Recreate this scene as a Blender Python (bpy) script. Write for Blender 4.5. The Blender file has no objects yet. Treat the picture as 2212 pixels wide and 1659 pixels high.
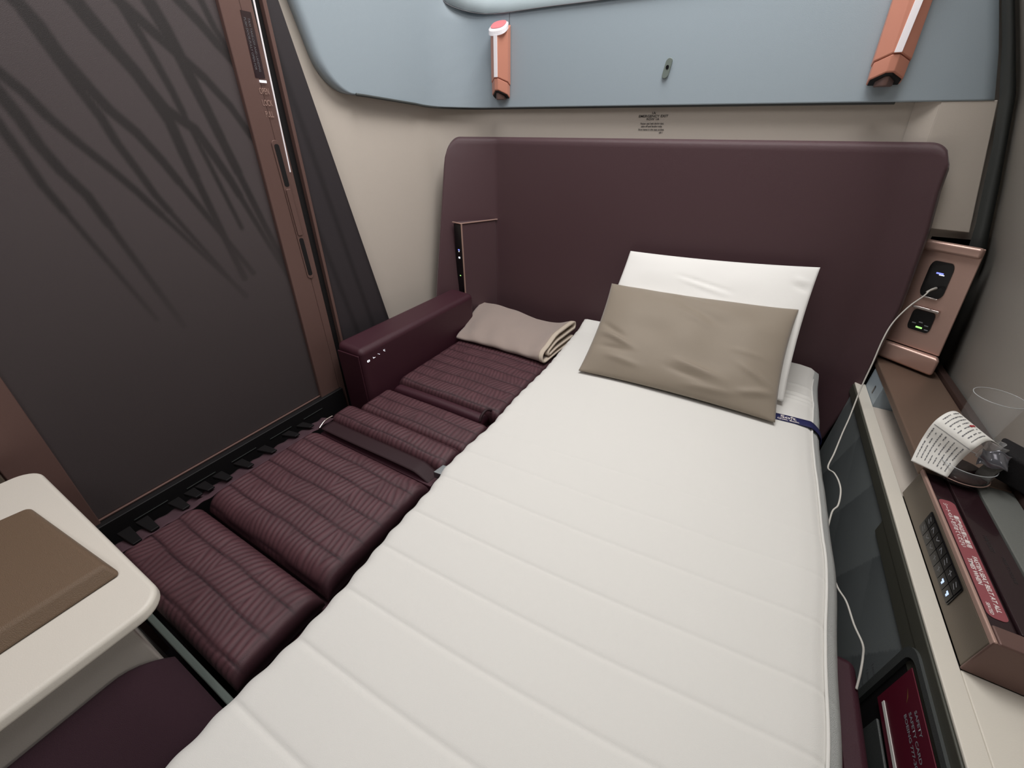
import bpy, bmesh, math, random
import numpy as np
from mathutils import Matrix, Vector
random.seed(4)
S = bpy.context.scene
COL = S.collection

# ------------------------------------------------------------------ camera, light, exposure
cam_d = bpy.data.cameras.new('camera'); cam = bpy.data.objects.new('camera', cam_d); COL.objects.link(cam)
cam_d.sensor_width = 36.0; cam_d.lens = 860.0 / 2212.0 * 36.0; cam_d.clip_start = 0.01
R = ((0.8668532, -0.2703393, 0.4189059), (0.4985346, 0.4609737, -0.7341434), (0.0053632, 0.8452336, 0.5343701))
M4 = Matrix(R).to_4x4(); M4.translation = (0, 0, 1.14)
cam.matrix_world = M4
S.camera = cam

S.view_settings.view_transform = 'Standard'; S.view_settings.look = 'None'
S.view_settings.gamma = 1.0; S.view_settings.use_curve_mapping = False
S.view_settings.exposure = 0.0

w = bpy.data.worlds.new('cabin_air'); S.world = w; w.use_nodes = True
w.node_tree.nodes['Background'].inputs[0].default_value = (0.80, 0.88, 1.0, 1)
w.node_tree.nodes['Background'].inputs[1].default_value = 0.04

def area(name, loc, target, sx, sy, power, color, spread=180):
    d = bpy.data.lights.new(name, 'AREA'); d.spread = math.radians(spread); d.shape = 'RECTANGLE'; d.size = sx; d.size_y = sy
    d.energy = power; d.color = color
    o = bpy.data.objects.new(name, d); COL.objects.link(o); o.location = loc
    o.rotation_euler = (Vector(target) - Vector(loc)).to_track_quat('-Z', 'Y').to_euler()
    return o
area('cabin_ceiling_light', (-0.22, 0.95, 2.30), (-0.10, 0.82, 0.5), 0.6, 1.0, 21.5, (1.0, 0.985, 0.968), 170)
area('door_fill_light', (-0.70, 0.25, 1.98), (-0.95, 0.35, 1.2), 0.3, 0.7, 3.0, (1.0, 0.94, 0.93), 150)  # added fill with no visible source, brightens the upper door
area('rear_fill_light', (0.15, -0.55, 2.15), (-0.35, 0.2, 0.5), 0.5, 0.5, 4.5, (1.0, 0.97, 0.95), 160)  # added unseen fill from behind the camera, lifts the cabinet side

# ------------------------------------------------------------------ helpers
def lin(c): 
    c = c / 255.0
    return c / 12.92 if c <= 0.04045 else ((c + 0.055) / 1.055) ** 2.4
def rgb(r, g, b): return (lin(r), lin(g), lin(b), 1)

def mat(name, c, rough=0.6, metal=0.0, bump=0.0, scale=200.0, vary=0.0, spec=0.5, emit=None, estr=0.0, trans=0.0, ior=1.45, detail=3.0, sheen=0.0, coat=0.0):
    m = bpy.data.materials.new(name); m.use_nodes = True
    nt = m.node_tree; b = nt.nodes['Principled BSDF']
    b.inputs['Base Color'].default_value = c; b.inputs['Roughness'].default_value = rough
    b.inputs['Metallic'].default_value = metal; b.inputs['Specular IOR Level'].default_value = spec
    b.inputs['Transmission Weight'].default_value = trans; b.inputs['IOR'].default_value = ior
    b.inputs['Sheen Weight'].default_value = sheen; b.inputs['Coat Weight'].default_value = coat
    if emit: 
        b.inputs['Emission Color'].default_value = emit; b.inputs['Emission Strength'].default_value = estr
    if bump or vary:
        tc = nt.nodes.new('ShaderNodeTexCoord'); n = nt.nodes.new('ShaderNodeTexNoise')
        n.inputs['Scale'].default_value = scale; n.inputs['Detail'].default_value = detail
        nt.links.new(tc.outputs['Object'], n.inputs['Vector'])
        if bump:
            bp = nt.nodes.new('ShaderNodeBump'); bp.inputs['Strength'].default_value = bump; bp.inputs['Distance'].default_value = 0.002
            nt.links.new(n.outputs['Fac'], bp.inputs['Height']); nt.links.new(bp.outputs['Normal'], b.inputs['Normal'])
        if vary:
            mx = nt.nodes.new('ShaderNodeMix'); mx.data_type = 'RGBA'
            mx.inputs[6].default_value = tuple(x * (1 - vary) for x in c[:3]) + (1,)
            mx.inputs[7].default_value = tuple(min(1, x * (1 + vary)) for x in c[:3]) + (1,)
            nt.links.new(n.outputs['Fac'], mx.inputs[0]); nt.links.new(mx.outputs[2], b.inputs['Base Color'])
    return m

def attr_mat(name, ca, cb, rough=0.7, bump=0.3, scale=900.0, spec=0.4):
    # two colours mixed by the mesh attribute "pattern" (print on the panels, painted fold shade on the seats)
    m = mat(name, ca, rough, bump=bump, scale=scale, spec=spec)
    nt = m.node_tree; b = nt.nodes['Principled BSDF']
    at = nt.nodes.new('ShaderNodeAttribute'); at.attribute_name = 'pattern'
    mx = nt.nodes.new('ShaderNodeMix'); mx.data_type = 'RGBA'; mx.inputs[6].default_value = ca; mx.inputs[7].default_value = cb
    nt.links.new(at.outputs['Fac'], mx.inputs[0]); nt.links.new(mx.outputs[2], b.inputs['Base Color'])
    return m

MT = dict(
    beige=mat('beige_wall_plastic', rgb(208, 198, 187), 0.55, bump=0.25, scale=900, vary=0.03),
    blue=mat('blue_grey_panel', rgb(163, 176, 185), 0.5, bump=0.15, scale=700, vary=0.04),
    blueup=mat('lit_blue_grey_panel', rgb(182, 195, 200), 0.5, bump=0.15, scale=700),  # lighter copy of the panel blue: light on the slanted face put into the colour
    fus=mat('grey_sidewall', rgb(192, 188, 180), 0.7, bump=0.2, scale=600, vary=0.05),
    trim=mat('dark_grey_trim', rgb(70, 73, 72), 0.45, bump=0.2, scale=500, vary=0.06),
    head=mat('burgundy_padded_leather', rgb(80, 54, 59), 0.42, bump=0.35, scale=1500, vary=0.06, spec=0.55, sheen=0.2),
    leather=mat('burgundy_leather', rgb(66, 34, 44), 0.42, bump=0.4, scale=1300, vary=0.08),
    fabric=mat('burgundy_fabric', rgb(50, 25, 36), 0.85, bump=0.6, scale=1600, vary=0.12),
    mesh=mat('burgundy_mesh_fabric', rgb(84, 60, 68), 0.9, bump=0.8, scale=900, vary=0.3),
    belt=mat('burgundy_webbing', rgb(46, 24, 30), 0.6, bump=0.4, scale=1200, vary=0.08),
    copper=mat('copper_metal', rgb(198, 164, 152), 0.30, 0.4, bump=0.1, scale=900),
    shelfc=mat('bronze_copper_shelf', rgb(134, 112, 98), 0.38, 0.4, bump=0.12, scale=900, vary=0.05),
    copperd=mat('dark_copper_metal', rgb(118, 92, 86), 0.4, 0.35, bump=0.12, scale=900, vary=0.05),
    rose=mat('rose_copper_lamp_metal', rgb(220, 150, 128), 0.36, 0.2, bump=0.05, scale=900),
    pink=mat('pink_lens', rgb(226, 130, 136), 0.5),
    whiteglow=mat('white_lamp_and_highlight', rgb(244, 238, 242), 0.3, emit=(1, .96, 1, 1), estr=0.10),
    bronze=mat('bronze_brown_panel', rgb(112, 102, 90), 0.42, 0.3, bump=0.15, scale=900, vary=0.04),
    brown=mat('dark_brown_edge', rgb(66, 50, 46), 0.45, bump=0.1, scale=600),
    dark=mat('black_recess', rgb(16, 14, 16), 0.6),
    gloss=mat('black_gloss_plastic', rgb(13, 12, 15), 0.30, coat=0.1),
    maroon=mat('dark_maroon_gloss', rgb(44, 28, 32), 0.2, coat=0.4),
    white=mat('white_counter', rgb(226, 220, 208), 0.4, bump=0.08, scale=600),
    table=mat('off_white_table', rgb(216, 210, 200), 0.45, bump=0.1, scale=700),
    grey=mat('warm_grey_plastic', rgb(160, 154, 148), 0.6, bump=0.2, scale=800, vary=0.04),
    olive=mat('dark_olive_trim', rgb(72, 72, 64), 0.45, bump=0.1, scale=600),
    rail=mat('grey_green_rail', rgb(84, 92, 88), 0.4, bump=0.1, scale=600),
    carpet=mat('dark_carpet', rgb(34, 26, 30), 0.95, bump=0.8, scale=400, vary=0.3),
    mattress=mat('off_white_jersey', rgb(224, 222, 217), 0.9, bump=0.25, scale=1400, sheen=0.2, vary=0.015),
    mside=mat('white_spacer_mesh', rgb(206, 208, 206), 0.9, bump=0.9, scale=1500, vary=0.08),
    navy=mat('navy_label_band', rgb(34, 36, 84), 0.6, bump=0.2, scale=900),
    ink=mat('white_print', rgb(238, 228, 226), 0.5),
    inkd=mat('dark_print', rgb(52, 50, 50), 0.6),
    inkg=mat('grey_print', rgb(112, 112, 116), 0.6),
    inkr=mat('red_print', rgb(178, 44, 52), 0.6),
    gold=mat('gold_print', rgb(176, 140, 84), 0.4, 0.5),
    pillow=mat('white_pillow_cotton', rgb(240, 238, 234), 0.85, bump=0.25, scale=1200, sheen=0.2),
    taupe=mat('taupe_satin_cotton', rgb(142, 130, 115), 0.6, bump=0.25, scale=1300, vary=0.04, sheen=0.3),
    blanket=mat('mauve_taupe_fleece', rgb(164, 148, 140), 0.95, bump=0.5, scale=900, vary=0.06, sheen=0.3),
    binding=mat('cream_edge_binding', rgb(200, 186, 170), 0.8, bump=0.3, scale=900),
    folder=mat('brown_leather_cover', rgb(112, 92, 74), 0.5, bump=0.5, scale=1100, vary=0.1),
    foil=mat('shiny_film', rgb(120, 120, 126), 0.14, 0.5),
    chrome=mat('polished_metal', rgb(226, 216, 212), 0.12, 1.0),
    steel=mat('brushed_steel', rgb(160, 164, 166), 0.35, 0.9),
    cable=mat('white_cable', rgb(206, 202, 194), 0.5),
    sticker=mat('rose_red_label', rgb(150, 82, 88), 0.4, bump=0.1, scale=500),
    card=mat('burgundy_card', rgb(98, 26, 44), 0.4),
    paper=mat('white_paper', rgb(242, 240, 234), 0.8),
    glass=mat('clear_glass', rgb(235, 238, 240), 0.04, spec=0.9),
    rimglass=mat('glass_rim', rgb(220, 224, 226), 0.1, spec=0.8),
    film=mat('clear_film', (1, 1, 1, 1), 0.08, trans=0.85, ior=1.15, bump=1.0, scale=60),
    pouch=mat('black_pouch', rgb(26, 24, 26), 0.85, bump=0.5, scale=500),
    hookgrey=mat('grey_green_hook', rgb(128, 138, 132), 0.35, 0.2),
    strap=mat('grey_strap', rgb(118, 118, 114), 0.8, bump=0.5, scale=600),
    shelfgrey=mat('grey_green_ledge', rgb(112, 114, 110), 0.6, bump=0.3, scale=500, vary=0.05),
    ledw=mat('lit_white_icon', (1, 1, 1, 1), 0.5, emit=(0.85, 0.9, 1, 1), estr=1.6),
    ledb=mat('lit_blue_icon', (0.2, 0.25, 1, 1), 0.5, emit=(0.25, 0.3, 1, 1), estr=1.2),
    ledlb=mat('lit_pale_blue_icon', (0.6, 0.75, 1, 1), 0.5, emit=(0.5, 0.65, 1, 1), estr=1.0),
    ledg=mat('lit_green_icon', (0.4, 1, 0.3, 1), 0.5, emit=(0.45, 1, 0.25, 1), estr=1.0),
    icon=mat('grey_icon_print', rgb(150, 152, 158), 0.5),
    door=attr_mat('door_taupe_print', rgb(80, 72, 73), rgb(46, 42, 42), 0.55, 0.3, 1100),
    shard=attr_mat('shard_dark_print', rgb(60, 55, 58), rgb(40, 37, 39), 0.5, 0.3, 1100),
    facet=attr_mat('console_facet_print', rgb(128, 134, 134), rgb(88, 93, 95), 0.5, 0.25, 1100),
)

MT['glass'].node_tree.nodes['Principled BSDF'].inputs['Alpha'].default_value = 0.05
MT['rimglass'].node_tree.nodes['Principled BSDF'].inputs['Alpha'].default_value = 0.55

def link(o, parent=None):
    COL.objects.link(o)
    if parent: o.parent = parent
    return o
def tag(o, label=None, cat=None, group=None, kind=None):
    if label: o['label'] = label
    if cat: o['category'] = cat
    if group: o['group'] = group
    if kind: o['kind'] = kind
    return o
def thing(name, label, cat, loc, group=None):
    o = bpy.data.objects.new(name, None); o.empty_display_size = 0.03; link(o); o.location = loc
    return tag(o, label, cat, group)
def mesh(name, verts, faces, m, parent=None, smooth=False, bevel=0.0, seg=3, solid=0.0, offset=0.0, pattern=None, angle=0.5):
    me = bpy.data.meshes.new(name)
    off = parent_loc(parent)
    me.from_pydata([tuple(Vector(v) - off) for v in verts], [], faces); me.update()
    bm = bmesh.new(); bm.from_mesh(me); bmesh.ops.recalc_face_normals(bm, faces=bm.faces); bm.to_mesh(me); bm.free()
    me.materials.append(MT[m] if isinstance(m, str) else m)
    if pattern is not None:
        at = me.attributes.new('pattern', 'FLOAT', 'POINT'); at.data.foreach_set('value', list(pattern))
    o = bpy.data.objects.new(name, me); link(o, parent)
    if solid:
        md = o.modifiers.new('thickness', 'SOLIDIFY'); md.thickness = solid; md.offset = offset
    if bevel:
        md = o.modifiers.new('edge', 'BEVEL'); md.width = bevel; md.segments = seg; md.limit_method = 'ANGLE'; md.angle_limit = angle
    if smooth or bevel:
        for p in me.polygons: p.use_smooth = True
        if bevel:
            md = o.modifiers.new('wn', 'WEIGHTED_NORMAL'); md.keep_sharp = True
    return o
def parent_loc(p):
    v = Vector((0, 0, 0))
    while p: v += p.location; p = p.parent
    return v
def box(name, lo, hi, m, parent=None, bevel=0.003, seg=3):
    x0, y0, z0 = lo; x1, y1, z1 = hi
    return hexa(name, [(x0,y0,z0),(x1,y0,z0),(x1,y1,z0),(x0,y1,z0),(x0,y0,z1),(x1,y0,z1),(x1,y1,z1),(x0,y1,z1)], m, parent, bevel, seg)
def hexa(name, p, m, parent=None, bevel=0.003, seg=3):
    return mesh(name, p, [(0,3,2,1),(4,5,6,7),(0,1,5,4),(1,2,6,5),(2,3,7,6),(3,0,4,7)], m, parent, bevel=bevel, seg=seg)
def prism(name, poly, axis, a, b, m, parent=None, bevel=0.0, seg=3, angle=0.5):
    """polygon (2D) extruded along an axis from a to b; poly coords are the other two axes in order"""
    def P(q, t):
        return {'x': (t, q[0], q[1]), 'y': (q[0], t, q[1]), 'z': (q[0], q[1], t)}[axis]
    n = len(poly)
    v = [P(q, a) for q in poly] + [P(q, b) for q in poly]
    f = [tuple(range(n)), tuple(range(2*n-1, n-1, -1))] + [(i, (i+1) % n, n+(i+1) % n, n+i) for i in range(n)]
    return mesh(name, v, f, m, parent, bevel=bevel, seg=seg, angle=angle)
def grid(name, fn, nu, nv, m, parent=None, solid=0.0, offset=-1.0, closed_u=False, smooth=True, pattern=None, bevel=0.0):
    vs, pat = [], []
    for j in range(nv):
        for i in range(nu):
            u = i / (nu if closed_u else nu - 1); v = j / (nv - 1)
            p = fn(u, v); vs.append(p[:3])
            if pattern: pat.append(pattern(u, v, p))
    fs = []
    for j in range(nv - 1):
        for i in range(nu if closed_u else nu - 1):
            i2 = (i + 1) % nu
            fs.append((j*nu+i, j*nu+i2, (j+1)*nu+i2, (j+1)*nu+i))
    if closed_u:
        fs.append(tuple(range(nu))); fs.append(tuple(range((nv-1)*nu, nv*nu)))
    return mesh(name, vs, fs, m, parent, smooth=smooth, solid=solid, offset=offset, pattern=pat if pattern else None)
def tube(name, pts, r, m, parent=None, n=8, smooth_path=True, caps=True, taper=None):
    P = [Vector(p) for p in pts]
    if smooth_path and len(P) > 2:
        Q = []
        for i in range(len(P) - 1):
            p0 = P[max(i-1, 0)]; p1 = P[i]; p2 = P[i+1]; p3 = P[min(i+2, len(P)-1)]
            for k in range(8):
                t = k / 8
                Q.append(0.5*((2*p1)+(-p0+p2)*t+(2*p0-5*p1+4*p2-p3)*t*t+(-p0+3*p1-3*p2+p3)*t**3))
        Q.append(P[-1]); P = Q
    vs, fs = [], []
    up = Vector((0, 0, 1))
    for i, p in enumerate(P):
        d = (P[min(i+1, len(P)-1)] - P[max(i-1, 0)]).normalized()
        a = d.cross(up)
        if a.length < 1e-3: a = d.cross(Vector((1, 0, 0)))
        a.normalize(); b = d.cross(a)
        rr = r if taper is None else taper(i / (len(P) - 1)) * r
        for k in range(n):
            t = 2*math.pi*k/n; vs.append(p + a*math.cos(t)*rr + b*math.sin(t)*rr)
    for i in range(len(P) - 1):
        for k in range(n):
            fs.append((i*n+k, i*n+(k+1) % n, (i+1)*n+(k+1) % n, (i+1)*n+k))
    if caps: fs.append(tuple(range(n))); fs.append(tuple(range((len(P)-1)*n, len(P)*n)))
    return mesh(name, vs, fs, m, parent, smooth=True)
def lathe(name, prof, c, m, parent=None, n=40):
    vs, fs = [], []
    for r, z in prof:
        for k in range(n):
            t = 2*math.pi*k/n; vs.append((c[0]+r*math.cos(t), c[1]+r*math.sin(t), c[2]+z))
    L = len(prof)
    for j in range(L-1):
        for k in range(n): fs.append((j*n+k, j*n+(k+1) % n, (j+1)*n+(k+1) % n, (j+1)*n+k))
    if prof[0][0] > 1e-4: fs.append(tuple(range(n)))
    if prof[-1][0] > 1e-4: fs.append(tuple(range((L-1)*n, L*n)))
    return mesh(name, vs, fs, m, parent, smooth=True)
def ring(name, c, r, z, th, m, parent, n=64, k=8):
    vs, fs = [], []
    for i in range(n):
        a = 2*math.pi*i/n
        for j in range(k):
            b = 2*math.pi*j/k; vs.append((c[0]+(r+th*math.cos(b))*math.cos(a), c[1]+(r+th*math.cos(b))*math.sin(a), c[2]+z+th*math.sin(b)))
    for i in range(n):
        for j in range(k): fs.append((i*k+j, ((i+1) % n)*k+j, ((i+1) % n)*k+(j+1) % k, i*k+(j+1) % k))
    return mesh(name, vs, fs, m, parent, smooth=True)
def text(name, s, size, org, xd, yd, m, parent=None, align='LEFT', bold=0.0, sx=1.0, spacing=1.0):
    cu = bpy.data.curves.new(name, 'FONT'); cu.body = s; cu.size = size; cu.align_x = align; cu.extrude = 0.0
    cu.offset = bold; cu.space_line = spacing; cu.resolution_u = 3
    o = bpy.data.objects.new(name, cu); COL.objects.link(o)
    dg = bpy.context.evaluated_depsgraph_get(); dg.update()
    me = bpy.data.meshes.new_from_object(o.evaluated_get(dg))
    COL.objects.unlink(o); bpy.data.objects.remove(o)
    xd = Vector(xd).normalized(); yd = Vector(yd).normalized(); zd = xd.cross(yd).normalized()
    off = parent_loc(parent); org = Vector(org)
    for v in me.vertices: v.co = org + xd*v.co.x*sx + yd*v.co.y + zd*0.0002 - off
    me.materials.clear(); me.materials.append(MT[m])
    me.name = name
    q = bpy.data.objects.new(name, me); link(q, parent)
    return q
def rrect(x0, y0, x1, y1, r, n=6):
    P = []
    for cx, cy, a in ((x1-r, y1-r, 0), (x0+r, y1-r, 90), (x0+r, y0+r, 180), (x1-r, y0+r, 270)):
        for k in range(n+1):
            t = math.radians(a + 90*k/n); P.append((cx+r*math.cos(t), cy+r*math.sin(t)))
    return P
def interp(x, xs, ys): return float(np.interp(x, xs, ys))
def hashn(x, y, s=0):
    v = math.sin(x*127.1+y*311.7+s*74.7)*43758.5453; return v-math.floor(v)
def vnoise(x, y, s=0):
    xi, yi = math.floor(x), math.floor(y); fx, fy = x-xi, y-yi
    fx = fx*fx*(3-2*fx); fy = fy*fy*(3-2*fy)
    a, b, c, d = hashn(xi, yi, s), hashn(xi+1, yi, s), hashn(xi, yi+1, s), hashn(xi+1, yi+1, s)
    return (a*(1-fx)+b*fx)*(1-fy)+(c*(1-fx)+d*fx)*fy
def crease(px, py, ax, ay, bx, by, wd):
    """ridge height 0..1 of point near segment a-b (for cloth folds)"""
    dx, dy = bx-ax, by-ay; L = dx*dx+dy*dy; t = max(0, min(1, ((px-ax)*dx+(py-ay)*dy)/L))
    d = math.hypot(px-ax-t*dx, py-ay-t*dy)
    return math.exp(-(d/wd)**2)*math.sin(math.pi*min(1, max(0, t*0.9+0.05)))

# ------------------------------------------------------------------ setting
box('floor', (-1.5, -1.2, -0.03), (1.2, 1.9, 0.0), 'carpet', bevel=0)['kind'] = 'structure'

# back wall with the rounded corner into the left wall (one continuous moulding)
def plan_path(off):
    x, y = -1.045 - off, 1.40 + off
    P = [(x, 0.70)]; P += [(x, 0.70 + (y-0.14-0.70)*k/10) for k in range(1, 11)]
    cx, cy, r = x+0.14, y-0.14, 0.14
    P += [(cx - r*math.cos(t), cy + r*math.sin(t)) for t in [math.pi/2*k/12 for k in range(1, 13)]]
    return P
pp = plan_path(0.03)
wb = pp[10:] + [(0.395, 1.43)]
def ribbon(name, path, z0, z1, m, parent=None, th=0.03, n=2):
    vs, fs = [], []
    for (x, y) in path: vs += [(x, y, z0), (x, y, z1)]
    for i in range(len(path)-1): fs.append((2*i, 2*i+2, 2*i+3, 2*i+1))
    return mesh(name, vs, fs, m, parent, smooth=True)
ribbon('wall_back', wb, 0.0, 1.9, 'beige')['kind'] = 'structure'
ribbon('wall_left', pp[:11], 0.0, 1.9, 'beige')['kind'] = 'structure'
# wall behind the power panel (deeper niche) and the strip of wall over it
o = mesh('wall_niche', [(0.395,1.43,0.925),(0.62,1.43,0.925),(0.62,1.43,1.9),(0.395,1.43,1.9),(0.62,1.60,0.925),(0.395,1.60,0.925)],
     [(0,1,2,3),(0,1,4,5)], 'beige'); o['kind'] = 'structure'
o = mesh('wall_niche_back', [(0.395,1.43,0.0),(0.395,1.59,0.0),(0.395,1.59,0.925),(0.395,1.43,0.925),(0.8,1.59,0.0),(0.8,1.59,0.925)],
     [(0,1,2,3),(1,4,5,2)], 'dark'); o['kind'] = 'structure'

# fuselage side wall, curving inward as it rises
FZ = [0.0, 0.3, 0.45, 0.611, 0.75, 0.889, 1.046, 1.215, 1.363, 1.5, 1.62]
FX = [0.60, 0.60, 0.58, 0.556, 0.532, 0.503, 0.455, 0.399, 0.325, 0.25, 0.19]
def fx(z): return interp(z, FZ, FX)
grid('wall_right', lambda u, v: (fx(1.62*v)+0.004*math.sin(v*9)*0, -1.1+2.7*u, 1.62*v), 3, 60, 'fus', solid=0.02, offset=1.0)['kind'] = 'structure'

# dark grey trim where the cabin wall meets the fuselage
TZ = [0.60, 0.80, 0.90, 0.962, 1.05, 1.12, 1.20, 1.30, 1.365, 1.62]
TI = [0.515, 0.485, 0.463, 0.450, 0.424, 0.404, 0.376, 0.333, 0.301, 0.172]
def trim_fn(u, v):
    z = 0.905 + 0.70*v; xi = interp(z, TZ, TI); xo = fx(z) - 0.004
    t = u; x = xi + (xo-xi)*t
    return (x, 1.398 - 0.012*math.sin(math.pi*t), z)
grid('trim_1', trim_fn, 9, 60, 'trim')['kind'] = 'structure'

# ------------------------------------------------------------------ blue-grey upper panel (left wing wraps the corner)
up = thing('upper_wall_panel', 'blue-grey moulded wall panel spanning above the headboard with rounded lower left corner', 'wall panel', (-0.3, 1.40, 1.21))
cp = plan_path(0.0)
clen = [0.0]
path = cp + [(-0.6, 1.40), (-0.3, 1.40), (0.0, 1.40), (0.2, 1.40), (0.372, 1.40)]
for a, b in zip(path, path[1:]): clen.append(clen[-1] + math.hypot(b[0]-a[0], b[1]-a[1]))
px_ = [p[0] for p in path]; py_ = [p[1] for p in path]
def on_path(s): return interp(s, clen, px_), interp(s, clen, py_)
def zbot(s): return 1.226 - 0.014*min(1, max(0, (s-0.25)/0.3)) - 0.009*max(0, (s-0.55))/1.4
def up_fn(u, v):
    z = 1.226 + (1.72-1.226)*(v**1.35)
    s0 = (0.859 - 0.285*(z-1.261)) - 0.70
    r = 0.075; zr = 1.226 + r
    if z < zr: s0 += r*(1-math.sqrt(max(0, 1-((zr-z)/r)**2)))
    s1 = clen[-1] - 0.372 + min(0.372, interp(z, TZ, TI) + 0.004)
    s = s0 + (s1-s0)*u
    zz = z - (1.226 - zbot(s))*(1-v)
    x, y = on_path(s)
    y += 0.75*max(0, zz-1.447)*min(1, max(0, (s-0.62)/0.12))
    return (x, y, zz)
grid('main_panel', up_fn, 90, 50, 'blue', up, solid=0.026, offset=1)
# protruding compartment face over it, with its curved lower edge
upx = [(-1.035, 1.50), (-1.01, 1.476), (-0.96, 1.460), (-0.90, 1.451), (-0.833, 1.4475), (-0.70, 1.4475), (-0.525, 1.446), (-0.2, 1.445), (0.25, 1.445)]
vs = []; fs = []
for i, (x, z) in enumerate(upx):
    yb = 1.396 if x > -0.93 else 1.396 - (abs(x+0.93))*0.55
    rc = min(1, max(0.0, (x+1.0)/0.12))
    vs += [(x if x < 0.2 else x - 0.42*a_, yb+b_*rc, z+a_) for a_, b_ in ((0, 0), (0.035, 0.024), (0.22, 0.155))]
for i in range(len(upx)-1):
    for k in range(2): fs.append((3*i+k, 3*i+3+k, 3*i+4+k, 3*i+1+k))
mesh('compartment_face', vs, fs, 'blueup', up, smooth=True, solid=0.004, offset=0)
tube('panel_seam', [(x, (1.394 if x > -0.93 else 1.394-(abs(x+0.93))*0.55), z-0.001) for x, z in upx], 0.0013, 'inkg', up)
tube('panel_joint', [(-0.8155, 1.3985, 1.446), (-0.8155, 1.3985, 1.42)], 0.0007, 'inkg', up)
tube('edge_seal', [(on_path(s)[0]+(0.006 if s < 0.5 else 0), on_path(s)[1]-(0.001 if s>0.8 else 0)+0.012, zbot(s)-0.001) for s in [0.24+0.03*k for k in range(56)] if s < clen[-1]], 0.0035, 'trim', up)
# coat hook plate
hk = prism('coat_hook', rrect(-0.327, 1.267, -0.310, 1.311, 0.0082), 'y', 1.3985, 1.394, 'hookgrey', up, bevel=0.001)
for v in hk.data.vertices: v.co.x += 0.16*(v.co.z - 0.08)
prism('hook_hole', [(-0.3182+0.0042*math.cos(a*math.pi/8), 1.291+0.0048*math.sin(a*math.pi/8)) for a in range(16)], 'y', 1.3938, 1.3932, 'gloss', hk)

# notice printed on the wall under the panel
nt_ = thing('wall_notice', 'small printed black text notice on the beige wall just above the headboard', 'notice', (-0.343, 1.4285, 1.166))
for i, (s, sz, z) in enumerate([('1A', .0085, 1.187), ('EMERGENCY EXIT', .0085, 1.1795), ('ROW 1A', .0075, 1.1725), ('Fasten seat belt during taxi,', .0062, 1.162), ('take-off and landing only.', .0062, 1.155), ('Stow items in the seat pocket.', .0062, 1.147), ('QR 1', .0055, 1.140)]):
    text('print_line', s, sz, (-0.343 + (0.03 if i == 6 else 0), 1.4285, z), (1, 0, 0), (0, 0, 1), 'inkd', nt_, 'CENTER', bold=0.00012, sx=1.25 if i < 3 else 1.0)

# beige side panel right of the headboard
sp = thing('beige_side_panel', 'beige raised panel between headboard right edge and dark curved trim', 'wall panel', (0.38, 1.40, 0.948))
hexa('panel_face', [(0.312,1.4012,0.948),(0.449,1.4012,0.944),(0.449,1.4285,0.944),(0.312,1.4285,0.948),(0.284,1.4012,1.203),(0.375,1.4012,1.203),(0.375,1.4285,1.203),(0.284,1.4285,1.203)], 'beige', sp, 0.002)
mesh('panel_bevel', [(0.284,1.402,1.203),(0.312,1.402,0.95),(0.272,1.4285,0.95),(0.244,1.4285,1.203)], [(0,1,2,3)], 'beige', sp)

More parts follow.
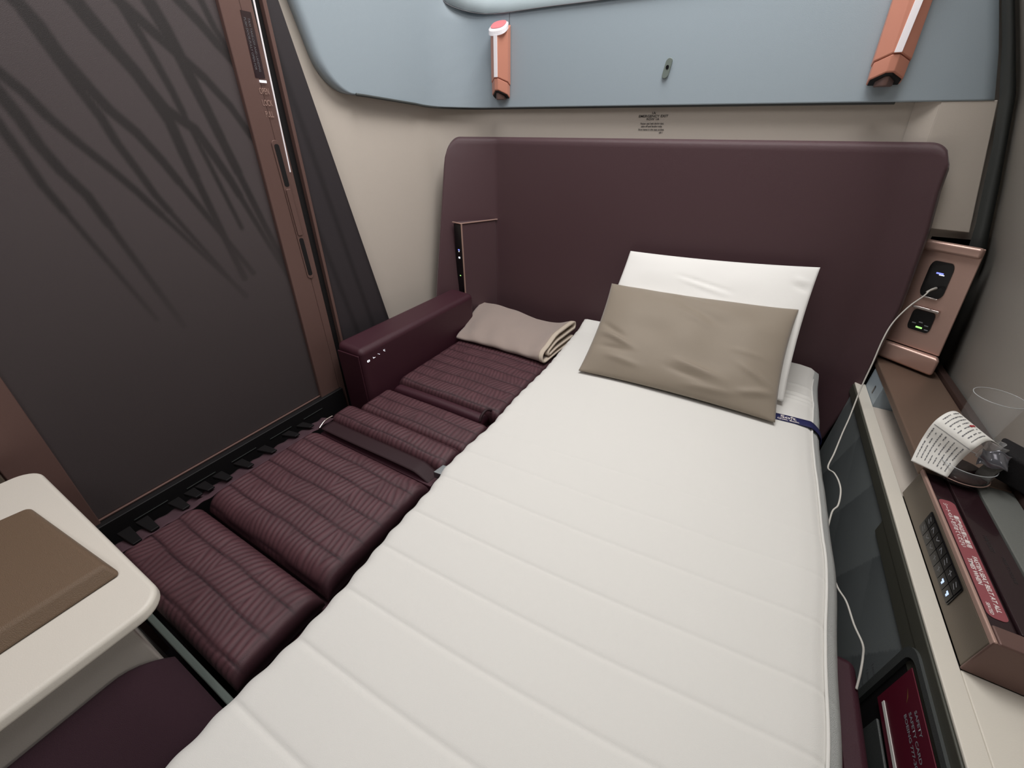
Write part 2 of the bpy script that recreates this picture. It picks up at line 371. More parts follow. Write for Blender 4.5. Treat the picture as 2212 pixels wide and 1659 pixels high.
# ------------------------------------------------------------------ reading lamps
def lamp(label, x, y, ztop, zbot_, wd, lean):
    t = thing('reading_lamp', label, 'lamp', (x, y, zbot_), 'copper reading lamps on the blue-grey wall')
    def sec(k=1.0, ridge=1.0):
        # plan section: wall side flat, two facets meeting at a front ridge
        return [(-wd*k, 0.0), (-wd*k, -0.018*ridge), (-wd*0.22*k, -0.040*ridge), (wd*0.22*k, -0.040*ridge), (wd*k, -0.018*ridge), (wd*k, 0.0)]
    def loft(name, levels, m):
        vs, fs = [], []
        n = 6
        for (z, k, rdg, sl) in levels:
            for (a, b) in sec(k, rdg): vs.append((x + a + lean*(z-zbot_), y + b, z - sl*(b)/0.040))
        for j in range(len(levels)-1):
            for i in range(n): fs.append((j*n+i, j*n+(i+1) % n, (j+1)*n+(i+1) % n, (j+1)*n+i))
        fs += [tuple(range(n)), tuple(range((len(levels)-1)*n, len(levels)*n))]
        return mesh(name, vs, fs, m, t, bevel=0.002, seg=2)
    zc = zbot_ + 0.045
    loft('lamp_body', [(zc-0.016, 1, 1, 0.020), (ztop-0.02, 1, 1, -0.028)], 'rose')
    loft('collar', [(zbot_-0.004, 0.93, 0.95, 0.022), (zc-0.0175, 0.95, 0.97, 0.020)], 'rose')
    loft('tip', [(zbot_-0.008, 0.5, 0.78, 0.0), (zbot_+0.012, 0.55, 0.80, 0.006)], 'copperd')
    loft('tip_shroud', [(zbot_-0.0052, 0.85, 0.87, 0.018), (zbot_-0.0015, 0.86, 0.88, 0.020)], 'dark')
    # light line running down the front ridge, flaring into the top cap
    zr = ztop - 0.02
    hexa('light_strip', [(x-wd*0.2, y-0.042, zc+0.004), (x+wd*0.2, y-0.042, zc+0.004), (x+wd*0.2, y-0.039, zc+0.004), (x-wd*0.2, y-0.039, zc+0.004),
                         (x-wd*0.2, y-0.042, zr-0.027), (x+wd*0.2, y-0.042, zr-0.027), (x+wd*0.2, y-0.039, zr-0.027), (x-wd*0.2, y-0.039, zr-0.027)], 'whiteglow', t, 0.0005, 1)
    # slanted oval cap facing the seat
    n = 28; vs = []; 
    for ring in range(3):
        for k in range(n):
            a = 2*math.pi*k/n; ca, sa = math.cos(a), math.sin(a)
            ex = wd*1.0*math.copysign(abs(ca)**0.8, ca); ey = -0.021 + 0.0205*math.copysign(abs(sa)**0.8, sa)
            if ring == 0: vs.append((x+ex, y+ey, zr + 0.70*ey - 0.0005))
            if ring == 1: vs.append((x+ex, y+ey, zr + 0.010 + 0.70*ey))
            if ring == 2: vs.append((x+ex*.80, y-0.021+(ey+0.021)*.80, zr + 0.0135 + 0.70*(-0.021+(ey+0.021)*.80)))
    fs = [(j*n+k, j*n+(k+1) % n, (j+1)*n+(k+1) % n, (j+1)*n+k) for j in range(2) for k in range(n)] + [tuple(range(n)), tuple(range(2*n, 3*n))]
    mesh('white_cap', vs, fs, 'whiteglow', t, smooth=False)
    vs = [(v[0], v[1], v[2]+0.0006) for v in vs[2*n:]] + [(v[0], v[1], v[2]+0.0016) for v in vs[2*n:]]
    mesh('pink_lens', vs, [tuple(range(n)), tuple(range(n, 2*n))] + [(k, (k+1) % n, n+(k+1) % n, n+k) for k in range(n)], 'pink', t)
    return t
lamp('left copper reading lamp with pink oval top, above the folded blanket', -0.840, 1.396, 1.438, 1.239, 0.0315, 0.0)
lamp('right copper reading lamp cut off by the top of the photo, near the curved trim', 0.166, 1.394, 1.50, 1.239, 0.033, -0.06)

# ------------------------------------------------------------------ headboard
hb = thing('headboard', 'large burgundy padded headboard with rounded corners behind the bed', 'headboard', (-0.3, 1.40, 0.30))
def hb_fn(u, v):
    zt = 1.126
    if u < 0.055: zt -= 0.052*(1-math.sqrt(max(0, 1-(1-u/0.055)**2)))
    if u > 0.955: zt -= 0.030*(1-math.sqrt(max(0, 1-((u-0.955)/0.045)**2)))
    z = 0.30 + (zt-0.30)*v
    xr = interp(z, [0.30, 0.505, 0.76, 0.94, 1.03, 1.10, 1.12], [0.376, 0.398, 0.388, 0.364, 0.345, 0.336, 0.332])
    # arc length layout: left wing folds forward, then flat, then right lip
    if u < 0.24:
        t = u/0.24
        yl = interp(z, [0.30, 0.56, 1.07, 1.12], [1.13, 1.165, 1.285, 1.30]); xl = -1.012
        a = (1-t)
        x = -0.865 + (xl+0.865)*(a**1.0); y = 1.395 + (yl-1.395)*(a**1.25)
        rz = 0.05
    elif u < 0.90:
        t = (u-0.24)/0.66; x = -0.865 + (xr-0.075+0.865)*t; y = 1.395 + 0.004*math.sin(math.pi*t)
    else:
        t = (u-0.90)/0.10; x = xr-0.075 + 0.075*t
        y = 1.395 - 0.032*(t**1.6)
    e = (zt-z)/0.010
    if e < 1: y += 0.007*(1-e)**2
    return (x, y, z)
grid('padded_panel', hb_fn, 150, 70, 'head', hb, solid=0.016, offset=-1)

# left outlet box on the headboard wing
lo_ = thing('outlet_box', 'dark copper-trimmed outlet box at the headboard left end beside the armrest', 'power outlet', (-0.90, 1.28, 0.50))
prism('box_body', [(-0.868, 1.388), (-0.931, 1.252), (-0.975, 1.262), (-0.975, 1.30), (-0.915, 1.388)], 'z', 0.47, 0.854, 'head', lo_, 0.003)
prism('copper_top', [(-0.862, 1.392), (-0.931, 1.244), (-0.979, 1.256), (-0.979, 1.262), (-0.935, 1.253), (-0.870, 1.392)], 'z', 0.8545, 0.858, 'copper', lo_, 0.001)
hexa('copper_edge', [(-0.9335,1.247,0.47),(-0.929,1.246,0.47),(-0.928,1.251,0.47),(-0.932,1.252,0.47),(-0.9335,1.247,0.857),(-0.929,1.246,0.857),(-0.928,1.251,0.857),(-0.932,1.252,0.857)], 'copper', lo_, 0.001)
prism('socket_plate', [(-0.9345, 1.2475), (-0.973, 1.2580), (-0.973, 1.2605), (-0.9345, 1.2500)], 'z', 0.50, 0.85, 'gloss', lo_, 0.0005)
def on_box(z, t): return (-0.9345-0.0385*t, 1.2466+0.0105*t, z)
for z, m, wdt, h in ((0.757, 'ledb', .22, .004), (0.752, 'ledw', .12, .002), (0.727, 'ledw', .2, .006), (0.659, 'ledg', .16, .003)):
    a = on_box(z, 0.45-wdt/2); b = on_box(z, 0.45+wdt/2)
    hexa('indicator_light', [a, b, (b[0], b[1]+0.001, z), (a[0], a[1]+0.001, z), (a[0], a[1], z+h), (b[0], b[1], z+h), (b[0], b[1]+0.001, z+h), (a[0], a[1]+0.001, z+h)], m, lo_, 0)

# ------------------------------------------------------------------ power panel on the right
pw = thing('power_panel', 'rose copper power panel with black sockets right of the headboard', 'power outlet', (0.47, 1.49, 0.62))
TL, TR, BL, BR = Vector((0.373,1.423,0.919)), Vector((0.475,1.349,0.919)), Vector((0.397,1.423,0.659)), Vector((0.509,1.349,0.659))
def pwp(u, v): return (TL*(1-u)+TR*u)*(1-v) + (BL*(1-u)+BR*u)*v
nrm = (TR-TL).cross(BL-TL).normalized()
if nrm.y > 0: nrm = -nrm
def pq(name, u0, v0, u1, v1, m, d0, d1, r=0.0, parent=pw, bev=0.001):
    if r:
        pr = rrect(u0, v0, u1, v1, r, 4)
        A = [pwp(a, b)+nrm*d0 for a, b in pr]; B = [pwp(a, b)+nrm*d1 for a, b in pr]
        n = len(pr)
        return mesh(name, A+B, [tuple(range(n)), tuple(range(n, 2*n))]+[(i, (i+1) % n, n+(i+1) % n, n+i) for i in range(n)], m, parent)
    c = [(u0, v0), (u1, v0), (u1, v1), (u0, v1)]
    A = [pwp(a, b)+nrm*d0 for a, b in c]; B = [pwp(a, b)+nrm*d1 for a, b in c]
    return mesh(name, A+B, [(0,1,2,3),(4,5,6,7),(0,1,5,4),(1,2,6,5),(2,3,7,6),(3,0,4,7)], m, parent, bevel=bev)
pq('panel_plate', 0, 0.0, 1, 1.03, 'copper', -0.004, 0.0, bev=0.002)
pq('top_lip', -0.003, -0.01, 1.003, 0.085, 'copper', -0.004, 0.011, bev=0.008)
pq('usb_socket', 0.33, 0.165, 0.70, 0.50, 'gloss', 0.0, 0.0018, 0.07)
pq('usb_bezel', 0.37, 0.50, 0.64, 0.512, 'chrome', 0.0, 0.003, bev=0.0005)
pq('status_light', 0.47, 0.262, 0.58, 0.275, 'ledb', 0.0018, 0.0024, bev=0)
pq('status_light', 0.52, 0.278, 0.60, 0.284, 'ledw', 0.0018, 0.0024, bev=0)
pq('ac_socket', 0.36, 0.64, 0.72, 0.845, 'gloss', 0.0, 0.0018, 0.05)
pq('ac_flap', 0.34, 0.60, 0.76, 0.625, 'chrome', 0.0, 0.009, bev=0.001)
pq('ac_light', 0.50, 0.80, 0.60, 0.815, 'ledg', 0.0018, 0.0026, bev=0)
for (a, b) in ((0.42, 0.77), (0.62, 0.77), (0.64, 0.81), (0.52, 0.75)):
    pq('socket_contact', a, b, a+0.06, b+0.008, 'icon', 0.0018, 0.003, bev=0)

# ------------------------------------------------------------------ side console along the bed
sc = thing('side_console', 'long side console with white counter, open cubby and copper shelf right of the bed', 'console', (0.45, 0.5, 0.0))
# side facing the bed, with its facet pattern
tri = [((1.10, .16), (1.02, .52), (.86, .16)), ((.95, .16), (.80, .52), (.70, .16)), ((.72, .16), (.62, .52), (.50, .2)), ((1.3, .3), (1.15, .52), (1.12, .16))]
def fac(u, v, p):
    y, z = p[1], p[2]
    a = math.sin((y*1.0 + z*0.55)*21 + 0.8)
    b = math.sin((y*1.0 - z*0.9)*13 + 1.0)
    s = (y + z*0.42)*5.2; f = s - math.floor(s)
    s2 = (y - z*1.1)*3.1; f2 = s2 - math.floor(s2)
    return max(0, min(1, 0.15 + 0.65*f*(0.55+0.45*f2)))
grid('side_panel', lambda u, v: (0.387, 1.36-1.9*u, 0.508*v+0.003), 420, 110, 'facet', sc, solid=0.008, offset=-1, pattern=fac, smooth=False)
box('counter_rim', (0.3815, -0.5, 0.488), (0.392, 1.372, 0.516), 'olive', sc, 0.002)
box('counter_trim', (0.383, -0.5, 0.455), (0.3865, 0.83, 0.487), 'olive', sc, 0.001)
box('counter_edge', (0.384, -0.5, 0.5165), (0.4098, 1.372, 0.5215), 'white', sc, 0.0015)
box('counter_top', (0.4105, -0.5, 0.50), (0.585, 0.528, 0.5205), 'white', sc, 0.002)
# cubby: end wall, back wall, floor
box('cubby_floor', (0.4105, 0.888, 0.50), (0.458, 1.252, 0.5165), 'beige', sc, 0.001)
box('cubby_back', (0.4585, 0.888, 0.50), (0.464, 1.252, 0.578), 'blue', sc, 0.001)
sw = box('cubby_end_wall', (0.4105, 1.2525, 0.50), (0.464, 1.372, 0.578), 'blue', sc, 0.001)
prism('latch_slot', rrect(1.295, 0.533, 1.303, 0.556, 0.002), 'x', 0.4100, 0.4096, 'gloss', sw)
# copper shelf over the cubby
box('copper_shelf', (0.4085, 0.886, 0.5785), (0.536, 1.420, 0.5965), 'shelfc', sc, 0.003)
hexa('shelf_lip', [(0.408,1.402,0.602),(0.512,1.322,0.602),(0.516,1.350,0.602),(0.408,1.425,0.602),(0.396,1.403,0.652),(0.508,1.324,0.652),(0.514,1.350,0.652),(0.396,1.425,0.652)], 'copper', sc, 0.012, 6)
prism('shelf_rear', [(0.4085, 1.4205), (0.536, 1.4205), (0.536, 1.43), (0.436, 1.53), (0.4085, 1.53)], 'z', 0.5785, 0.594, 'shelfc', sc, 0.001)
box('shelf_upstand', (0.5365, 0.60, 0.5785), (0.553, 1.42, 0.606), 'brown', sc, 0.002)
# closed forward part of the console
hexa('console_body', [(0.4098,0.531,0.5220),(0.552,0.531,0.5220),(0.552,0.885,0.5220),(0.4098,0.892,0.5220),
                      (0.4098,0.531,0.585),(0.552,0.531,0.585),(0.552,0.885,0.585),(0.4098,0.885,0.585)], 'bronze', sc, 0.002)
box('console_end', (0.4092, 0.5265, 0.5215), (0.552, 0.5305, 0.593), 'copperd', sc, 0.0015)
box('rim_bar', (0.4090, 0.527, 0.5855), (0.4135, 0.885, 0.5945), 'copper', sc, 0.0016)
box('end_bar', (0.4145, 0.527, 0.5855), (0.552, 0.556, 0.5945), 'copperd', sc, 0.0025)
box('label_tray', (0.4145, 0.5575, 0.5855), (0.4435, 0.885, 0.5885), 'maroon', sc, 0.001)
box('display_bezel', (0.4445, 0.5575, 0.5855), (0.4825, 0.885, 0.5935), 'maroon', sc, 0.0015)
prism('side_ledge', [(0.4840, 0.5575), (0.5355, 0.5575), (0.5355, 0.885), (0.4840, 0.885)], 'z', 0.5855, 0.5955, 'shelfgrey', sc, 0.0015)
# rose red label with white writing
st = prism('warning_label', rrect(0.4185, 0.573, 0.4405, 0.812, 0.008), 'z', 0.5887, 0.5893, 'sticker', sc)
def tt(s, sz, x, y, m='ink', b=0.0, sx=1.0, par=st, z=0.5893): return text('print_line', s, sz, (x, y, z), (0, -1, 0), (1, 0, 0), m, par, bold=b, sx=sx)
tt('シートベルトを締めてください', 0.0073, 0.4235, 0.802, b=0.00018, sx=1.0)
tt('着席中は常に着用', 0.0073, 0.4310, 0.775, b=0.00018, sx=1.25)
tt('FASTEN SEAT BELT AT ALL', 0.0076, 0.4310, 0.685, b=0.0002, sx=1.1)
tt('TIMES WHEN', 0.0076, 0.4235, 0.678, b=0.0002, sx=1.1)
tt('SEATED', 0.0056, 0.4225, 0.598, b=0.0001)
dbz = [c for c in sc.children if c.name.startswith('display_bezel')][0]
tt('HANDSET', 0.008, 0.456, 0.74, 'inkd', par=dbz, z=0.5936); tt('PRESS TO RELEASE', 0.006, 0.466, 0.70, 'inkd', par=dbz, z=0.5936)
# control keypad
kp = prism('control_keypad', rrect(0.6165, 0.5375, 0.7820, 0.5790, 0.003), 'x', 0.4094, 0.4086, 'gloss', sc)
random.seed(9)
for r in range(2):
    for c in range(7):
        y0 = 0.7785 - c*0.0229; z0 = 0.5395 + r*0.0195
        kb = box('control_button', (0.4079, y0-0.0215, z0), (0.4085, y0, z0+0.0180), 'maroon' if (r+c) % 5 == 9 else 'gloss', kp, 0.0)
        lit = (r == 0 and c >= 5)
        m = 'ledlb' if lit else ('icon')
        cy, cz = y0-0.0107, z0+0.009
        sg = random.choice([0, 1, 2, 3])
        def bar(a0, b0, a1, b1, wdt=0.0011):
            d = Vector((a1-a0, b1-b0)).normalized(); n_ = Vector((-d.y, d.x))*wdt
            q = [(a0+n_.x, b0+n_.y), (a1+n_.x, b1+n_.y), (a1-n_.x, b1-n_.y), (a0-n_.x, b0-n_.y)]
            return q
        segs = {0: [(-.005, -.003, .004, .003), (.004, .003, .004, -.004)], 1: [(-.005, 0, .005, .002), (0, -.004, .001, .005)],
                2: [(-.005, .004, .001, -.002), (.001, -.002, .005, .003)], 3: [(-.004, -.004, .005, -.001), (-.004, .002, .004, .005)]}[sg]
        if lit: segs = [(-.0035, .001, .0035, .001), (-.003, -.003, .001, -.003)]
        vs, fs = [], []
        for s_ in segs:
            q = bar(*s_, wdt=0.0018 if lit else 0.0005 + 0.0003*(r == 1)); b0 = len(vs)
            vs += [(0.4077, cy+a, cz+b) for a, b in q]; fs.append((b0, b0+1, b0+2, b0+3))
        mesh('button_icon', vs, fs, m, kb)
# literature pocket in the side panel
lp = thing('literature_pocket', 'dark framed pocket set into the console side below the white counter', 'pocket', (0.383, 0.3, 0.25))
def ring_prism(name, outer, inner, x0, x1, m, parent):
    n = len(outer); vs = [(x0, a, b) for a, b in outer]+[(x0, a, b) for a, b in inner]+[(x1, a, b) for a, b in outer]+[(x1, a, b) for a, b in inner]
    fs = []
    for i in range(n):
        j = (i+1) % n
        fs += [(i, j, n+j, n+i), (2*n+i, 2*n+j, 3*n+j, 3*n+i), (i, j, 2*n+j, 2*n+i), (n+i, n+j, 3*n+j, 3*n+i)]
    return mesh(name, vs, fs, m, parent, smooth=False)
ring_prism('pocket_frame', rrect(-0.10, 0.20, 0.566, 0.497, 0.03), rrect(-0.09, 0.21, 0.552, 0.486, 0.024), 0.3855, 0.3775, 'trim', lp)
prism('pocket_recess', rrect(-0.09, 0.21, 0.552, 0.486, 0.024), 'x', 0.3835, 0.3850, 'dark', lp)
box('pocket_front', (0.3735, -0.10, 0.20), (0.3775, 0.50, 0.37), 'trim', lp, 0.0015)
cd = thing('safety_card', 'burgundy safety card with grey lettering standing in the console side pocket', 'card', (0.3800, 0.35, 0.30))
box('card_sheet', (0.3785, 0.12, 0.372), (0.3800, 0.533, 0.475), 'card', cd, 0.0005)
box('card_edge', (0.3776, 0.12, 0.384), (0.3784, 0.520, 0.391), 'paper', cd, 0.0)
for i, (s, z, y) in enumerate([('بطاقة السلامة', .462, .478), ('SAFETY CARD', .449, .481), ('تعليمات', .437, .483)]):
    text('print_line', ['SAFETY', 'SAFETY CARD', 'BOEING 777-300'][i], 0.0085, (0.3784, y, z-0.004), (0, -1, 0), (0, 0, 1), 'icon', cd, bold=0.0002, sx=1.2)
text('print_line', 'Please read', 0.009, (0.3784, .405, .436), (0, -1, 0), (0, 0, 1), 'icon', cd, sx=1.2)
mesh('gold_mark', [(0.3783, .512, .456), (0.3783, .500, .452), (0.3783, .494, .444), (0.3783, .500, .449)], [(0, 1, 2, 3)], 'gold', cd)
for k in range(4):
    text('pocket_print', 'Literature and personal items only', 0.011, (0.3868, 0.60, 0.355-0.020*k), (0, -1, 0), (0, 0, 1), 'inkg', lp)

# ------------------------------------------------------------------ charging cable
cb = thing('charging_cable', 'thin white charging cable plugged into the power panel and hanging beside the mattress', 'cable', (0.4, 1.3, 0.6))
plug = pwp(0.56, 0.405)
def A(p): return tuple(p)
tube('cable_lead', [plug+nrm*0.03, (0.414, 1.340, 0.800), (0.392, 1.318, 0.776), (0.374, 1.300, 0.735), (0.366, 1.276, 0.694), (0.364, 1.251, 0.638), (0.361, 1.225, 0.575), (0.354, 1.17, 0.515), (0.340, 1.111, 0.495), (0.318, 1.02, 0.488),
     (0.304, 0.965, 0.480), (0.310, 0.935, 0.490), (0.315, 0.905, 0.493), (0.317, 0.875, 0.490), (0.313, 0.84, 0.480), (0.304, 0.82, 0.468), (0.300, 0.75, 0.44), (0.306, 0.66, 0.448),
     (0.320, 0.631, 0.445), (0.330, 0.596, 0.438), (0.340, 0.569, 0.434), (0.342, 0.553, 0.425), (0.340, 0.530, 0.414), (0.338, 0.51, 0.40)], 0.0017, 'cable', cb)
tube('usb_plug', [plug+nrm*0.003, plug+nrm*0.02, plug+nrm*0.031+Vector((-0.004, -0.003, -0.004))], 0.0034, 'cable', cb, taper=lambda t: 1-0.3*t)

# ------------------------------------------------------------------ items on the ledge
gl = thing('glass_bowl', 'low round clear glass with dark reflections in its base under the white leaflet on the console shelf', 'glass', (0.456, 0.890, 0.597))
GC = (0.456, 0.890, 0.5972)
lathe('bowl_wall', [(0.0, 0.0005), (0.033, 0.0005), (0.038, 0.004), (0.0415, 0.018), (0.0425, 0.036), (0.0412, 0.036), (0.0398, 0.018), (0.0360, 0.006), (0.0, 0.0035)], GC, 'glass', gl, 56)
lathe('dark_reflection', [(0.0, 0.006), (0.0350, 0.006), (0.0385, 0.016), (0.0, 0.016)], GC, mat('dark_glass_reflection', rgb(52, 26, 22), 0.15), gl, 40)  # dark reflections in the glass bottom, built as a dark solid
ring('metal_ring', GC, 0.0424, 0.012, 0.0009, 'copper', gl)
g2 = thing('plastic_cup', 'tall clear plastic cup behind the black case at the right edge', 'cup', (0.495, 1.01, 0.597))
lathe('cup_wall', [(0.0, 0.0005), (0.026, 0.0005), (0.027, 0.003), (0.0365, 0.118), (0.0375, 0.1190), (0.0358, 0.1175), (0.0262, 0.004), (0.0, 0.003)], (0.497, 1.012, 0.5972), 'glass', g2, 56)
ring('cup_rim', (0.497, 1.012, 0.5972), 0.0366, 0.1192, 0.0007, 'rimglass', g2)
ring('bowl_rim', GC, 0.0419, 0.0365, 0.0007, 'rimglass', gl)
# leaflet draped over the rim of the tumbler
lf = thing('leaflet', 'curled white printed leaflet with red word, draped over the low glass on the console', 'leaflet', (0.42, 0.91, 0.66))
LA = [Vector((0.455, 0.930, 0.680)), Vector((0.425, 0.944, 0.700)), Vector((0.393, 0.908, 0.694)), Vector((0.388, 0.900, 0.652)), Vector((0.382, 0.872, 0.613))]
LB = [Vector((0.485, 0.892, 0.676)), Vector((0.464, 0.890, 0.685)), Vector((0.441, 0.863, 0.680)), Vector((0.437, 0.865, 0.640)), Vector((0.430, 0.850, 0.612))]
def crv(P, t):
    n = len(P)-1; i = min(int(t*n), n-1); f = t*n-i
    p0 = P[max(i-1, 0)]; p1 = P[i]; p2 = P[i+1]; p3 = P[min(i+2, n)]
    return 0.5*((2*p1)+(-p0+p2)*f+(2*p0-5*p1+4*p2-p3)*f*f+(-p0+3*p1-3*p2+p3)*f**3)
def leaf(u, v): return crv(LA, v)*(1-u) + crv(LB, v)*u
grid('paper_sheet', leaf, 10, 40, 'paper', lf, solid=0.0005, offset=0)
def leaf_mark(name, segs, m, lift=0.0008):
    vs, fs = [], []
    for (u0, v0, u1, v1) in segs:
        k = len(vs)
        for (a, b) in ((u0, v0), (u1, v0), (u1, v1), (u0, v1)):
            n = (leaf(min(a+.01, 1), b)-leaf(a, b)).cross(leaf(a, min(b+.01, 1))-leaf(a, b)).normalized()
            if n.z < 0 and b < .6: n = -n
            if b >= .6 and n.dot(Vector((0, 0, 1.14))-leaf(a, b)) < 0: n = -n
            vs.append(leaf(a, b) + n*lift)
        fs.append((k, k+1, k+2, k+3))
    return mesh(name, vs, fs, m, lf)
random.seed(5); segs = []
for blk in ((0.26, 0.52), (0.60, 0.94)):
    for c in range(8):
        u = 0.08 + c*0.11
        v = blk[0]
        while v < blk[1]-0.03:
            L = random.uniform(0.010, 0.028)
            if random.random() < 0.8: segs.append((u, v, u+random.uniform(0.018, 0.03), v+L))
            v += L + 0.006
leaf_mark('printed_text', segs, 'inkg'); leaf_mark('red_word', [(0.50, 0.24, 0.56, 0.275), (0.50, 0.28, 0.56, 0.315)], 'inkr', 0.0012)
leaf_mark('ruled_line', [(0.04, 0.565, 0.96, 0.570)], 'inkg')
# crumpled clear wrapper in the glass
wr = thing('clear_wrapper', 'crumpled shiny clear wrapper between the white leaflet and the black case', 'wrapper', (0.475, 0.90, 0.66))
def wrp(u, v):
    a = u*4.4; r = 0.018 + 0.006*vnoise(u*9, v*4, 3)
    return (0.480 + 0.026*(u-0.5) + r*math.cos(a)*0.8 + 0.004*vnoise(u*4, v*3, 1), 0.893 + 0.012*math.sin(a) + 0.005*vnoise(u*4, v*3, 2), 0.638 + 0.040*v + 0.005*vnoise(u*3, v*3, 7))
grid('film', wrp, 40, 16, 'film', wr, solid=0.0006, offset=0)
grid('foil_fold', lambda u, v: (0.462+0.034*u, 0.874+0.014*v-0.008*u+0.003*math.sin(v*6+u*4), 0.640+0.026*v+0.006*u+0.003*math.sin(u*9+v*2.5)), 24, 16, 'foil', wr, solid=0.0006, offset=0)
# black pouch with grey strap leaning on the side wall
po = thing('headphone_case', 'black fabric case with grey strap at the right edge of the photo', 'case', (0.52, 0.88, 0.597))
hexa('case_body', [(0.491,0.905,0.611),(0.549,0.845,0.611),(0.552,0.905,0.611),(0.515,0.955,0.611),(0.488,0.900,0.668),(0.535,0.840,0.668),(0.545,0.900,0.672),(0.505,0.948,0.672)], 'pouch', po, 0.006, 4)
def strap_fn(u, v):
    a = math.pi*(0.05+0.9*v)
    c = Vector((0.4915, 0.882, 0.598)); ax = Vector((0.6, -0.8, 0))
    return tuple(c + Vector((-0.006, -0.004, 0))*math.sin(a)*2.0 + ax*(u-0.5)*0.022 + Vector((0.004, 0.006, 0))*v*2 + Vector((0, 0, 0.048*v+0.001)))
grid('grey_strap', strap_fn, 6, 20, 'strap', po, solid=0.002, offset=0)

# ------------------------------------------------------------------ mattress (topper) on the right seat
ms = thing('mattress', 'long off-white quilted mattress pad laid over the right seat', 'mattress', (-0.08, 0.5, 0.458))
YL = [-0.40, -0.07, 0.01, 0.10, 0.187, 0.30, 0.424, 0.492, 0.576, 0.663, 0.814, 1.0, 1.245, 1.36]
XL = [-0.424, -0.424, -0.424, -0.418, -0.420, -0.431, -0.436, -0.448, -0.447, -0.441, -0.449, -0.447, -0.463, -0.470]
YR = [-0.40, 0.30, 0.40, 0.48, 0.655, 0.77, 0.90, 1.0, 1.17, 1.30, 1.38]
XR = [0.262, 0.262, 0.270, 0.276, 0.284, 0.286, 0.280, 0.284, 0.289, 0.297, 0.300]
SE = [-0.255, -0.167, -0.079, 0.0093, 0.0986, 0.186, 0.273, 0.358, 0.459, 0.549, 0.640, 0.73]
def m_top(x, y, u):
    z = 0.522 + 0.006*math.sin(math.pi*min(1, max(0, u)))
    ym = y - 0.046*u + 0.010*math.sin(math.pi*u)
    for k, s in enumerate(SE):
        d = abs(ym-s)
        if d < 0.05:
            amp = (0.0026 if s < 0.4 else 0.0026*max(0.0, (0.80-s)/0.4))*(1-0.45*u)
            z -= amp*(math.exp(-(d/0.0034)**2) + 0.30*math.exp(-(d/0.018)**2))
    if y > 1.28: z += 0.035*((y-1.28)/0.10)**1.5
    # cloth wrinkles near the head, right side
    if y > 1.12 and u > 0.80: 
        for yy in (1.165, 1.185, 1.21, 1.262): z += 0.0035*math.exp(-((y-yy)/0.006)**2)*min(1, (u-0.80)/0.08)
    z += 0.0025*(vnoise(x*9, y*7, 2)-0.5)
    for (ax, ay, bx, by, h) in ((-0.06, 0.80, -0.03, 0.84, .002), (-0.02, .85, .0, .87, .0015), (-0.3, .33, -.28, .345, .001)):
        z -= h*crease(x, y, ax, ay, bx, by, 0.007)
    return z
NX, NY = 74, 620
ring_n = None
verts = []; 
def mrow(y):
    xl = interp(y, YL, XL) + 0.0015*math.sin(y*140); xr = interp(y, YR, XR) + 0.002*math.sin(y*23)
    row = []
    row.append((xl+0.006, y, 0.460)); row.append((xl-0.004, y, 0.468)); row.append((xl-0.007, y, 0.485)); row.append((xl-0.004, y, 0.503))
    row.append((xl+0.002, y, 0.514))
    for i in range(NX):
        u = i/(NX-1); x = xl+0.010 + (xr-0.030-xl-0.010)*u
        z = m_top(x, y, u)
        if i == 0: z -= 0.002
        if i >= NX-3: z -= 0.0012*(i-NX+4)
        row.append((x, y, z))
    zt = m_top(xr-0.03, y, 1.0)
    row += [(xr-0.020, y, zt-0.010), (xr-0.006, y, zt-0.018), (xr+0.004, y, 0.490), (xr+0.006, y, 0.476), (xr-0.002, y, 0.464), (xr-0.012, y, 0.460)]
    return row
ys = [-0.40 + 1.777*j/(NY-1) for j in range(NY)]
rows = [mrow(y) for y in ys]
# round off the head end
for j, y in enumerate(ys):
    t = (y-1.352)/0.025
    if t > 0:
        t = min(1, t); k = math.sqrt(max(0, 1-t*t))
        rows[j] = [(x*(0.985+0.015*k) - 0.001, yy - 0.0, 0.46 + (z-0.46)*(0.35+0.65*k)) for (x, yy, z) in rows[j]]
n = len(rows[0]); V = [p for r in rows for p in r]; F = []
for j in range(NY-1):
    for i in range(n): F.append((j*n+i, j*n+(i+1) % n, (j+1)*n+(i+1) % n, (j+1)*n+i))
F += [tuple(range(n)), tuple(range((NY-1)*n, NY*n))]
o = mesh('quilted_pad', V, F, 'mattress', ms, smooth=True)
o.data.materials.append(MT['mside'])
for p in o.data.polygons:
    i = p.index % n if p.index < (NY-1)*n else 0
    if i >= 5+NX: p.material_index = 1
tube('piping', [(rows[j][5+NX][0]+0.001, ys[j], rows[j][5+NX][2]+0.002) for j in range(0, NY-14, 6)], 0.0022, 'mattress', ms, smooth_path=False)
